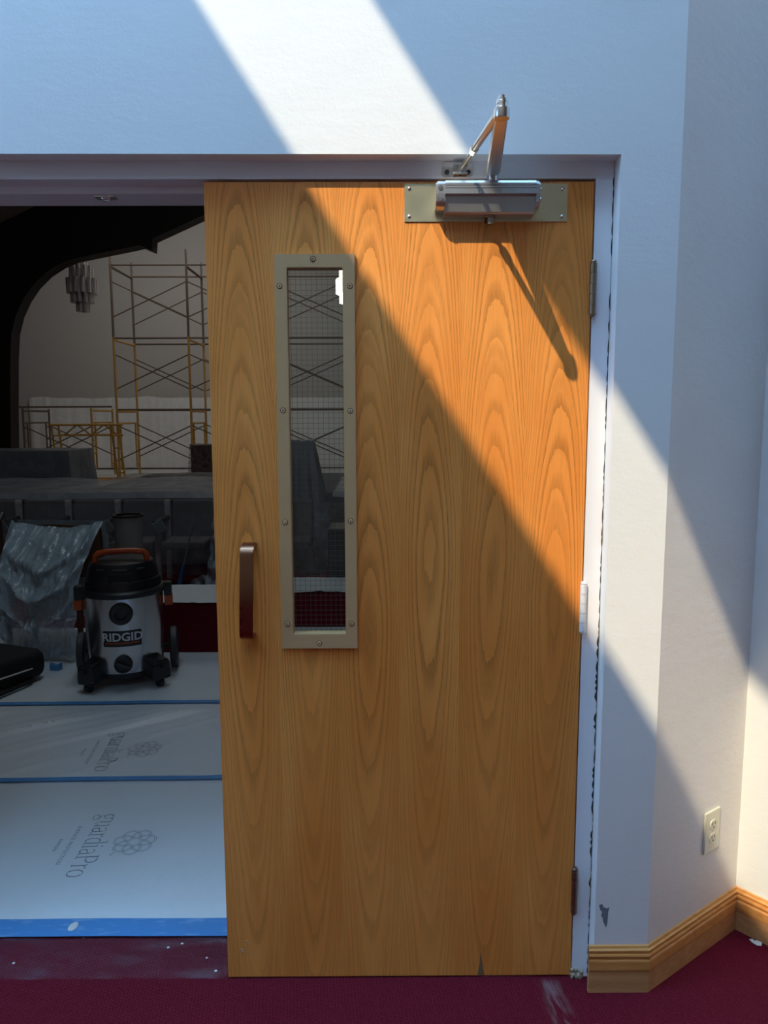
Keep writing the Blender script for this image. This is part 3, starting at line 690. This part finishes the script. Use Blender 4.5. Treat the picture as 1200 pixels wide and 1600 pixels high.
# orange carry handle across the lid
bm = NB(); tube(bm, [(-.134, -.055, .665), (-.136, -.055, .700), (-.133, -.055, .728), (-.12, -.055, .742), (-.06, -.055, .750), (.06, -.055, .750), (.12, -.055, .742), (.133, -.055, .728), (.136, -.055, .700), (.134, -.055, .665)], .0165, 12)
tag(link('carry_handle', bm, ORANGE, vac, True), 'orange carry handle')
for s in (-1, 1):
    bm = NB(); box(bm, -.022, .022, -.032, .032, .475, .555, .008)
    for v in bm.verts: v.co.x += s*.240
    lt = link('latch', bm, BLACK, vac, True)
    bm = NB(); box(bm, -.023, .023, -.030, .030, .420, .482, .008)
    for v in bm.verts: v.co.x += s*.243
    tag(link('latch_tab', bm, ORANGE, lt, True), 'orange latch tab')
    bm = NB(); tube(bm, [(s*.155, .18, .10), (s*.25, .18, .14)], .012, 10); ax = link('axle_bracket', bm, BLACK, vac, True)
    bm = NB()
    pr = [(0, .085), (.10, .085), (.118, .10), (.118, .16), (.11, .172), (0, .172)]
    for v in range(1): pass
    lathe(bm, [(0, -.024), (.085, -.024), (.110, -.022), (.120, -.014), (.120, .014), (.110, .022), (.085, .024), (.05, .018), (0, .018)], 32)
    for v in bm.verts: v.co = Vector((s*(.258)+v.co.z, .165+v.co.x, .1205+v.co.y))
    link('rear_wheel', bm, GREYP, ax, True)
    # front caster foot
    bm = NB(); prism(bm, [(-.055, .055), (.055, .055), (.060, .075), (.056, .145), (.040, .168), (-.040, .168), (-.056, .145), (-.060, .075)], 'y', -.07, .05)
    bmesh.ops.bevel(bm, geom=list(bm.edges), offset=.006, segments=1, affect='EDGES')
    for v in bm.verts: v.co.z -= max(0, -v.co.y)*.35
    cf = link('caster_foot', bm, BLACK, vac); cf.location = (s*.158, -.150, .010); cf.rotation_euler = (0, 0, s*R(38))
    bm = NB(); box(bm, -.010, .010, -.080, -.060, .10, .125, .003); link('caster_slot', bm, DARK, cf)
    bm = NB(); rod(bm, (-.013, -.045, .012), (.013, -.045, .012), .0255, None, 20); cw = link('caster_wheel', bm, BLACK, cf, True)
    cw.location = (0, 0, .004)
    bm = NB(); rod(bm, (0, -.045, .02), (0, -.045, .075), .012, None, 10); link('caster_stem', bm, GREYP, cf, True)
def on_drum(bm, dr_=.2125, z0=0, a0=0, th=0):
    for v in bm.verts:
        a = v.co.x/dr_ + a0; rr = dr_ + .0001 + th + v.co.z; zz = v.co.y + z0; rr += (zz-.30)*.014; v.co = Vector((rr*math.sin(a), -rr*math.cos(a), zz))
def cyl_part(name, r0, h, z, mat, prof):
    bm = NB(); lathe(bm, prof, 32)
    for v in bm.verts: v.co = Vector((v.co.x, -.208-v.co.z, z+v.co.y))
    return link(name, bm, mat, vac, True)
ip = cyl_part('inlet_port', .06, .02, .432, BLACK, [(.0, .008), (.030, .008), (.032, .022), (.040, .026), (.056, .024), (.062, .012), (.062, -.02)])
dp = cyl_part('drain_cap', .047, .02, .150, BLACK, [(0, .020), (.034, .020), (.036, .026), (.046, .024), (.049, .010), (.049, -.02)])
bm = NB(); box(bm, -.036, .036, -.244, -.228, -.007, .007, .003)
o = link('cap_grip', bm, GREYP, dp); o.matrix_basis = Matrix.Translation((0, 0, .150)) @ Matrix.Rotation(R(25), 4, 'Y')
bm = NB(); grid(bm, 16, 2, lambda u, v: ((u-.5)*.205, (v-.5)*.088, .0012)); on_drum(bm, .2125, .292); lb = link('label_plate', bm, BLACK, vac, True)
bm = text_mesh('RIDGID', .064, .0016, 1.02, 1.0)
for v in bm.verts: v.co.y += .008; v.co.z = .0022
bmesh.ops.subdivide_edges(bm, edges=[e for e in bm.edges if e.calc_length() > .02], cuts=2); on_drum(bm, .2125, .292); link('lettering', bm, LETTER, lb)
bm = NB(); grid(bm, 16, 1, lambda u, v: ((u-.5)*.18, -.027+v*.006, .0020)); on_drum(bm, .2125, .292); link('label_stripe', bm, ORANGE, lb)

# ------------------------------------------------------------------ carpeted step, film on it, bin
bm = NB(); box(bm, -1.775, -.92, 2.82, 3.36, FZ, .328, .01); st = tag(link('carpeted_step', bm, CARPET), 'low maroon carpeted step behind the shop vacuum', 'step')
bm = NB(); box(bm, -.90, 1.6, 3.42, 3.95, FZ, .250, .01); tag(link('carpeted_step', bm, CARPET), 'lower maroon carpeted step seen through the door glass', 'step')
def top_film(x0, x1, y0, y1, z, label, drop=.02):
    bm = NB()
    def f(u, v):
        x, y = x0+(x1-x0)*u, y0+(y1-y0)*v; h = .003 + .012*(1+nz(x*5, y*6))*.5 + .012*max(0, nz(x*13, y*11, 2)); 
        return (x, y + .02*nz(x*4, 3)*(v < .1), z + h - (drop if v < .02 else 0))
    grid(bm, 110, 14, f); return tag(link('step_film', bm, FILM, None, True), label, 'film')
top_film(-1.77, -.93, 2.822, 3.34, .328, 'crumpled white film along the top of the near step', 0)
top_film(-.90, 1.6, 3.425, 3.92, .250, 'crumpled white film on the step behind the door glass', 0)
bm = NB(); lathe(bm, [(0, .0), (.078, .0), (.082, .01), (.092, .50), (.092, .505), (.086, .505), (.078, .03), (0, .03)], 32)
wb = tag(link('waste_bin', bm, BIN, None, True, (-1.672, 3.12, .350)), 'tall pale grey bin with dark rim standing behind the vacuum', 'bin')
bm = NB(); lathe(bm, [(.084, .500), (.084, .512), (.098, .512), (.098, .497), (.093, .497)], 32); tag(link('rim', bm, BLACK, wb, True), 'dark rim')

# ------------------------------------------------------------------ draped furniture left of the vacuum
def draped_chair(x, y, rz, w, h, label, mat, seed):
    root = tag(empty('draped_chair', (x, y, FZ), rz), label, 'draped chair', 'chairs wrapped in clear film beside the vacuum')
    bm = NB(); box(bm, -w*.46, w*.46, .10, .15, .40, h-.03, .02); link('backrest', bm, BROWN, root)
    bm = NB(); box(bm, -w*.46, w*.46, -.22, .15, .38, .44, .02); link('seat', bm, SEATF, root)
    for sx in (-1, 1):
        for sy in (-.18, .12):
            bm = NB(); rod(bm, (sx*w*.40, sy, 0), (sx*w*.42, sy, .40), .018, .02, 8); link('leg', bm, BROWN, root)
    bm = NB()
    def f(u, v):
        a = (u-.5)*2                       # across, v down the front from the back's top
        s = v
        tap = 1 - (.50 if a < 0 else .10)*max(0, s-.15)
        zz = h + .005 - (h-.02)*s
        yy = .07 - .36*math.sin(min(1, s*1.5)*math.pi/2)
        sag = (1-a*a)
        swag = 0
        for c, am in ((.10, .045), (.30, .075), (.52, .06)):
            q = (s - c - .24*sag - .05*nz(a*2, c*9, seed))/(.040+.02*nz(a*3, c*5, seed)); swag += am*math.exp(-q*q)*(.15+.85*sag)*(1+.5*nz(a*2.5, c*7, seed))
        vert = .05*math.exp(-((abs(a)-.86)/.09)**2)*(1-s*.3)
        rip = .014*nz(a*4+seed, s*5) + .010*nz(a*11, s*13+seed) + (.07*abs(nz(a*6, s*9, seed)) if s > .68 else 0) + .02*abs(nz(a*9, s*7, seed+5))
        return (a*w*.52*tap + (.05 if s > .7 else 0)*(s-.7) + .03*nz(s*4, seed, a), yy - swag - vert - rip, max(.012, zz - .045*sag*math.exp(-(s/.08)**2)*1.0 + .01*nz(a*5, s*4, seed+3)))
    grid(bm, 70, 90, f); link('film_cover', bm, mat, root, True)
    bm = NB(); grid(bm, 40, 30, lambda u, v: ((u-.5)*w*1.04, .08+.09*math.sin(v*math.pi/2) + .015*nz(u*6, v*5, seed), h+.005 - (h-.15)*v*v)); link('film_back', bm, mat, root, True)
    return root
draped_chair(-2.11, 2.98, R(-4), .57, .820, 'chair hung with shiny crumpled clear film left of the vacuum', SHINY, 2.7)
draped_chair(-2.84, 3.10, R(6), .60, .86, 'chair in dull clear film at the left picture edge', DRAPED, 8.3)
# crumpled loose film on the floor in front of it
bm = NB(); grid(bm, 60, 40, lambda u, v: (-2.85+.40*u, 2.38+.22*v, FZ+.012+max(0, .16*math.sin(u*math.pi)*math.sin(v*math.pi)*(1+.7*nz(u*7, v*6)) + .03*nz(u*14, v*12, 4))))
tag(link('film_heap', bm, DRAPED, None, True), 'heap of crumpled clear film on the floor behind the black bag', 'film')
# black bag with pale piping
bag = tag(empty('black_bag', (-2.30, 2.07, FZ+.012), R(62)), 'black fabric bag with pale piping lying at the left picture edge', 'bag')
bm = NB(); box(bm, -.44, .44, -.21, .21, .004, .165, .075, 5)
for v in bm.verts: v.co += Vector((0, 0, .016*nz(v.co.x*6, v.co.y*6, v.co.z*6)*(v.co.z > .05)))
link('bag_body', bm, BLACKF, bag, True)
for yy, zz in ((-.208, .080), (-.165, .150)):
    bm = NB(); tube(bm, [(-.36, yy, zz), (-.1, yy-.006, zz+.004), (.2, yy-.006, zz), (.33, yy, zz-.002), (.39, yy+.05, zz-.006)], .0045, 8); tag(link('piping', bm, PAPER, bag, True), 'pale piping')
bm = NB(); tube(bm, [(-.34, -.235, .012), (-.1, -.26, .012), (.1, -.255, .012), (.3, -.225, .014), (.36, -.17, .02)], .011, 8); link('strap', bm, BLACKF, bag, True)
bm = NB(); prism(bm, [(-.03, -.02), (.02, -.028), (.034, .0), (.026, .026), (-.01, .03), (-.034, .012)], 'z', 0, .012)
for v in bm.verts: v.co.z *= 1+2*abs(v.co.x)/.03
tag(link('tape_scrap', bm, TAPE, None, False, (-1.93, 2.50, FZ+.006)), 'crumpled blue tape scrap at the tip of the black bag', 'tape')

# ------------------------------------------------------------------ rows of seats under film
def make_seat(label):
    r = tag(empty('hall_seat', (0, 0, FZ)), label, 'seat', 'film covered seats in the near row')
    bm = NB(); box(bm, -.195, .195, .02, .07, .33, .735, .02)
    for v in bm.verts: v.co.y += (v.co.z-.4)*.2
    link('backrest', bm, SEATF, r)
    bm = NB(); box(bm, -.19, .19, -.36, .03, .34, .41, .02); link('seat_cushion', bm, SEATF, r)
    bm = NB(); box(bm, -.2545, -.205, .03, .075, .0, .74, .006); link('side_post', bm, SEATP, r)
    bm = NB(); box(bm, -.255, -.210, -.30, -.26, .0, .56, .006); link('leg', bm, SEATP, r)
    bm = NB(); box(bm, -.2545, -.208, -.36, .05, .555, .60, .012); ar = link('armrest', bm, BLACK, r)
    bm = NB(); box(bm, -.05, .05, -.02, .02, -.055, .055, .01); p = tag(link('arm_pad', bm, TEAL, ar), 'pale teal pad'); p.location = (-.19, -.37, .545); p.rotation_euler = (0, R(-28), R(12))
    return r
places = {1: 'at the left picture edge', 2: 'behind the draped chair', 3: 'left of the grey bin', 4: 'right of the grey bin', 5: 'beside the blue gripped pole', 7: 'seen through the door glass'}
seat0 = None
for k, where in places.items():
    sx_ = make_seat('') if seat0 is None else copy_tree(seat0)
    seat0 = seat0 or sx_
    sx_.location = (-4.0 + .455*k, 5.0, FZ); sx_['label'] = 'dark film-covered seat in the near row, ' + where
def sheet(name, x0, x1, y0, y1, z, mat, label, amp=.05, nx=80, ny=30, front=0, cat='film'):
    bm = NB()
    def f(u, v):
        x, y = x0+(x1-x0)*u, y0+(y1-y0)*v; h = amp*nz(x*1.1, y*1.6) + amp*.4*nz(x*3.3, y*4) 
        return (x, y, z + h - (front if v == 0 else 0))
    grid(bm, nx, ny, f); return tag(link(name, bm, mat, None, True), label, cat)
sheet('drape_film', -4.6, -1.1, 5.24, 7.1, .79, DRAPE, 'broad sheet of grey clear film laid over the near rows', .035, front=.05)
sheet('drape_film', -.45, 1.4, 5.24, 7.1, .79, DRAPE, 'grey film over the rows right of the draped lectern', .035, front=.05)
sheet('drape_film', -3.92, -1.8, 7.4, 10.2, .622, DRAPED, 'darker film sheet over the rows farther back', .012)
bm = NB(); box(bm, -3.7, 2, 7.2, 10.4, .02, .60, .03); tag(link('pew_block', bm, SEATF), 'dark pews under the farther film sheet', 'pew')
bm = NB(); box(bm, -4.4, -1.15, 5.6, 7.0, .02, .68, .03); tag(link('pew_block', bm, SEATF), 'dark pews under the near film sheet', 'pew')
# hanging film in front of the seats (thin veil)
bm = NB(); grid(bm, 80, 20, lambda u, v: (-4.5+4.6*u, 4.52+.03*nz(u*22, v*2)+.05*v*0, .78-.62*v+.01*nz(u*9, 2))); tag(link('hanging_film', bm, film_mat('thin_veil_film', (.25, .26, .28), .85, .3, 9, .5), None, True), 'thin clear film hanging down in front of the seat row', 'film')
# broom and film bundle by the door edge
br = tag(empty('broom', (-1.72, 4.40, FZ)), 'blue gripped pole leaning on the seats by the door edge', 'pole')
a, b = Vector((0, 0, .0)), Vector((.155, .06, .66)); bm = NB(); rod(bm, a.lerp(b, .35), b, .009, .008, 8); link('pole_shaft', bm, GREYM, br, True)
bm = NB(); rod(bm, a, a.lerp(b, .38), .024, .012, 10); tag(link('pole_grip', bm, BLUEP, br, True), 'blue grip')
bm = NB(); grid(bm, 24, 40, lambda u, v: (-1.30+.19*(u-.5)*(.5+v)+.02*nz(u*4, v*6), 4.2-.09*math.sin(u*math.pi)-.05*nz(u*8, v*9), .012+.72*(1-v))); tag(link('film_bundle', bm, SHINY, None, True), 'bunched clear film hanging beside the blue gripped pole', 'film')
bm = NB(); bmesh.ops.create_icosphere(bm, subdivisions=4, radius=.12)
for v in bm.verts: v.co = Vector((v.co.x, v.co.y*.8, v.co.z*.75))*(1+.35*nz(v.co.x*14, v.co.y*14, v.co.z*14))
tag(link('film_ball', bm, DRAPED, None, True, (-1.46, 4.35, .10)), 'crumpled ball of clear film on the floor by the pole', 'film')

# draped console far left, brown cabinet, draped lectern behind the glass, black case
def draped_box(name, x0, x1, y0, y1, z1, mat, boxmat, label, cat, seed, flare=.12):
    root = tag(empty(name, ((x0+x1)/2, (y0+y1)/2, FZ)), label, cat); w, d = (x1-x0)/2, (y1-y0)/2
    bm = NB(); box(bm, -w, w, -d, d, 0, z1-.02, .02); link('body', bm, boxmat, root)
    bm = NB(); per = []
    n = 64
    def f(u, v):
        t = u*4; k = int(t) % 4; q = t-int(t); c = [(-1, -1), (1, -1), (1, 1), (-1, 1)]; a, b = c[k], c[(k+1) % 4]
        px, py = a[0]+(b[0]-a[0])*q, a[1]+(b[1]-a[1])*q
        s = max(0, (v-.25)/.75); top = min(1, v/.25)
        fl = 1 + .03 + flare*s*(1+.6*nz(u*26, seed)) + .05*s*nz(u*50, v*5, seed)
        return (px*w*top*fl, py*d*top*fl, (z1 + .012*nz(px*3*top, py*3*top, seed)) if v <= .25 else z1 - (z1-.03)*s)
    grid(bm, n, 24, f); link('film_cover', bm, mat, root, True); return root
draped_box('draped_console', -5.3, -4.02, 7.9, 8.7, 1.07, DRAPE, SEATF, 'boxy console under clear film at far left of the hall', 'console', 3.1)
draped_box('draped_cabinet', -3.72, -3.05, 13.0, 13.5, .97, film_mat('wisp_film', (.4, .4, .4), .85), BROWN, 'brown wooden cabinet under wispy film before the scaffold', 'cabinet', 5.2, .2)
draped_box('draped_lectern', -.88, -.66, 5.55, 5.80, 1.26, film_mat('grey_lectern_film', (.30, .32, .35), .25, .3, 7, .8), BLUEP, 'tall lectern under film seen through the door glass', 'lectern', 7.7, 1.7)
bm = NB(); box(bm, -.42, .05, 4.05, 4.45, FZ, .62, .02); tag(link('black_case', bm, BLACK), 'tall black case seen through the lower door glass', 'case')
sheet('stage_film', -9.5, 3, 14.6, 19.85, .022, film_mat('pale_stage_film', (.62, .62, .60), 0.0, .5, 4), 'pale film spread on the floor under the scaffold', .007, 80, 40)
# masking film on the lower far wall
bm = NB(); grid(bm, 160, 6, lambda u, v: (-10.0+12*u, 19.93-.06*abs(nz(u*60, 1))-.03*nz(u*160, v), .06+2.0*v+.06*nz(u*16, 5)*v)); tag(link('wall_film', bm, film_mat('wall_mask_film', (.92, .92, .90), .10, .4, 6), None, True), 'pale masking film hung along the foot of the far wall', 'film')

# ------------------------------------------------------------------ scaffolding
def make_frame(parent, x, y0, y1, z0, h, mat, r=.022, ladder=True):
    fr = None
    for yy in (y0, y1):
        bm = NB(); rod(bm, (x, yy, z0), (x, yy, z0+h), r, None, 8); o = link('post', bm, mat, fr if fr else parent)
        if not fr: fr = o; fr.name = 'scaffold_frame'
    bm = NB(); rod(bm, (x, y0, z0+h-.06), (x, y1, z0+h-.06), r, None, 8); link('top_bar', bm, mat, fr)
    if ladder:
        bm = NB(); rod(bm, (x, y0, z0+h-.34), (x, y1, z0+h-.34), r*.8, None, 8); link('lower_bar', bm, mat, fr)
        for s, yy in ((1, y0), (-1, y1)):
            bm = NB(); rod(bm, (x, yy+s*.20, z0+.2), (x, yy+s*.20, z0+h-.34), r*.8, None, 8); link('inner_post', bm, mat, fr)
            for k in range(4):
                bm = NB(); zz = z0+.3+k*(h-.75)/3; rod(bm, (x, yy, zz), (x, yy+s*.20, zz), r*.7, None, 6); link('rung', bm, mat, fr)
    return fr
def brace(parent, x0, x1, y, z0, z1, mat):
    for za, zb in ((z0, z1), (z1, z0)):
        bm = NB(); rod(bm, (x0, y, za), (x1, y, zb), .014, None, 6); link('cross_brace', bm, mat, parent)
def ledger(parent, x0, x1, y, z, mat, r=.022, nm='rail'):
    bm = NB(); rod(bm, (x0, y, z), (x1, y, z), r, None, 8); link(nm, bm, mat, parent)
Y0, Y1 = 16.0, 17.5
tw = tag(empty('scaffold_tower', (0, 0, 0)), 'tall three lift yellow scaffold tower before the far wall', 'scaffold')
xs = (-6.15, -4.42, -2.6, -.75)
for lift in range(3):
    z0 = .06 + lift*1.64
    mt = YEL if lift < 2 else RUSTY
    for x in xs: make_frame(tw, x, Y0, Y1, z0, 1.64, mt, .028, lift == 0)
    for a, b in zip(xs, xs[1:]):
        for yy in (Y0, Y1):
            brace(tw, a, b, yy, z0+.45, z0+1.25, RUSTY); ledger(tw, a, b, yy, z0+1.62, RUSTY)
for yy in (Y0, Y1):
    for x in xs:
        bm = NB(); rod(bm, (x, yy, 4.98), (x, yy, 5.30), .022, None, 8); link('stub_post', bm, RUSTY, tw)
lw = tag(empty('low_scaffold', (0, 0, 0)), 'low single lift scaffold left of the tall tower', 'scaffold')
for x in (-8.35, -6.75): make_frame(lw, x, Y0, Y1-.1, .06, 1.66, RUSTY if x < -8 else YEL, .026)
for yy in (Y0, Y1-.1): brace(lw, -8.35, -6.75, yy, .55, 1.3, RUSTY)
ledger(lw, -9.1, -6.3, Y0+.1, 1.75, RUSTY, .02, 'top_rail')
fl = tag(empty('leaning_frame', (-6.5, 15.2, .06)), 'loose yellow scaffold frame standing askew before the low scaffold', 'scaffold frame')
for sx in (-.75, .75):
    for k in (0, .16):
        x = sx - math.copysign(k, sx); bm = NB(); rod(bm, (x, 0, 0), (x-.13, .05, 1.28), .022, None, 8); link('post', bm, YEL, fl)
    for j in range(4):
        bm = NB(); zz = .2+.28*j; q = -.13*zz/1.28; rod(bm, (sx+q, .01, zz), (sx-math.copysign(.16, sx)+q, .01, zz), .017, None, 6); link('rung', bm, YEL, fl)
for zz in (1.28, 1.05):
    bm = NB(); rod(bm, (-.95 if zz > 1.2 else -.73, .05, zz), (.72, .05, zz), .024, None, 8); link('cross_bar', bm, YEL, fl)
for k in range(2):
    bm = NB(); rod(bm, (-.6+.6*k, .05, 1.05), (-.3+.6*k, .05, 1.28), .018, None, 6); rod(bm, (-.3+.6*k, .05, 1.28), (0+.6*k, .05, 1.05), .018, None, 6); link('truss_bar', bm, YEL, fl)
fp = tag(empty('fallen_frame', (-6.3, 14.9, .12)), 'yellow scaffold frame lying flat on the pale film', 'scaffold frame')
bm = NB(); tube(bm, [(-.9, 0, 0), (.5, 0, 0), (.66, .1, 0), (.7, .35, 0), (.55, .5, 0), (-.9, .5, 0)], .024, 8); link('bent_pipe', bm, YEL, fp, True)

# ------------------------------------------------------------------ chandeliers
def chandelier(x, y, ztop, mat, label):
    r = tag(empty('chandelier', (x, y, ztop)), label, 'chandelier')
    bm = NB(); rod(bm, (0, 0, 0), (0, 0, 3.62 if x < -3 else 5.52), .012, None, 6); link('hanging_rod', bm, BLACK, r)
    for rr, z0, z1, n in ((.10, -.98, 0, 7), (.20, -.80, -.08, 11), (.27, -.62, -.32, 13)):
        bm = NB()
        for k in range(n):
            a = 2*math.pi*k/n + rr; rod(bm, (rr*math.cos(a), rr*math.sin(a), z0), (rr*math.cos(a), rr*math.sin(a), z1), .042, None, 8)
        o = link('tube_tier', bm, mat, r); o['kind'] = 'stuff'
    return r
chandelier(-6.05, 14.0, 4.62, TUBE, 'unlit chandelier of hanging glass tubes in the dark hall at left')
chandelier(-.58, 14.0, 4.60, TUBEL, 'lit chandelier of glass tubes seen through the door glass')
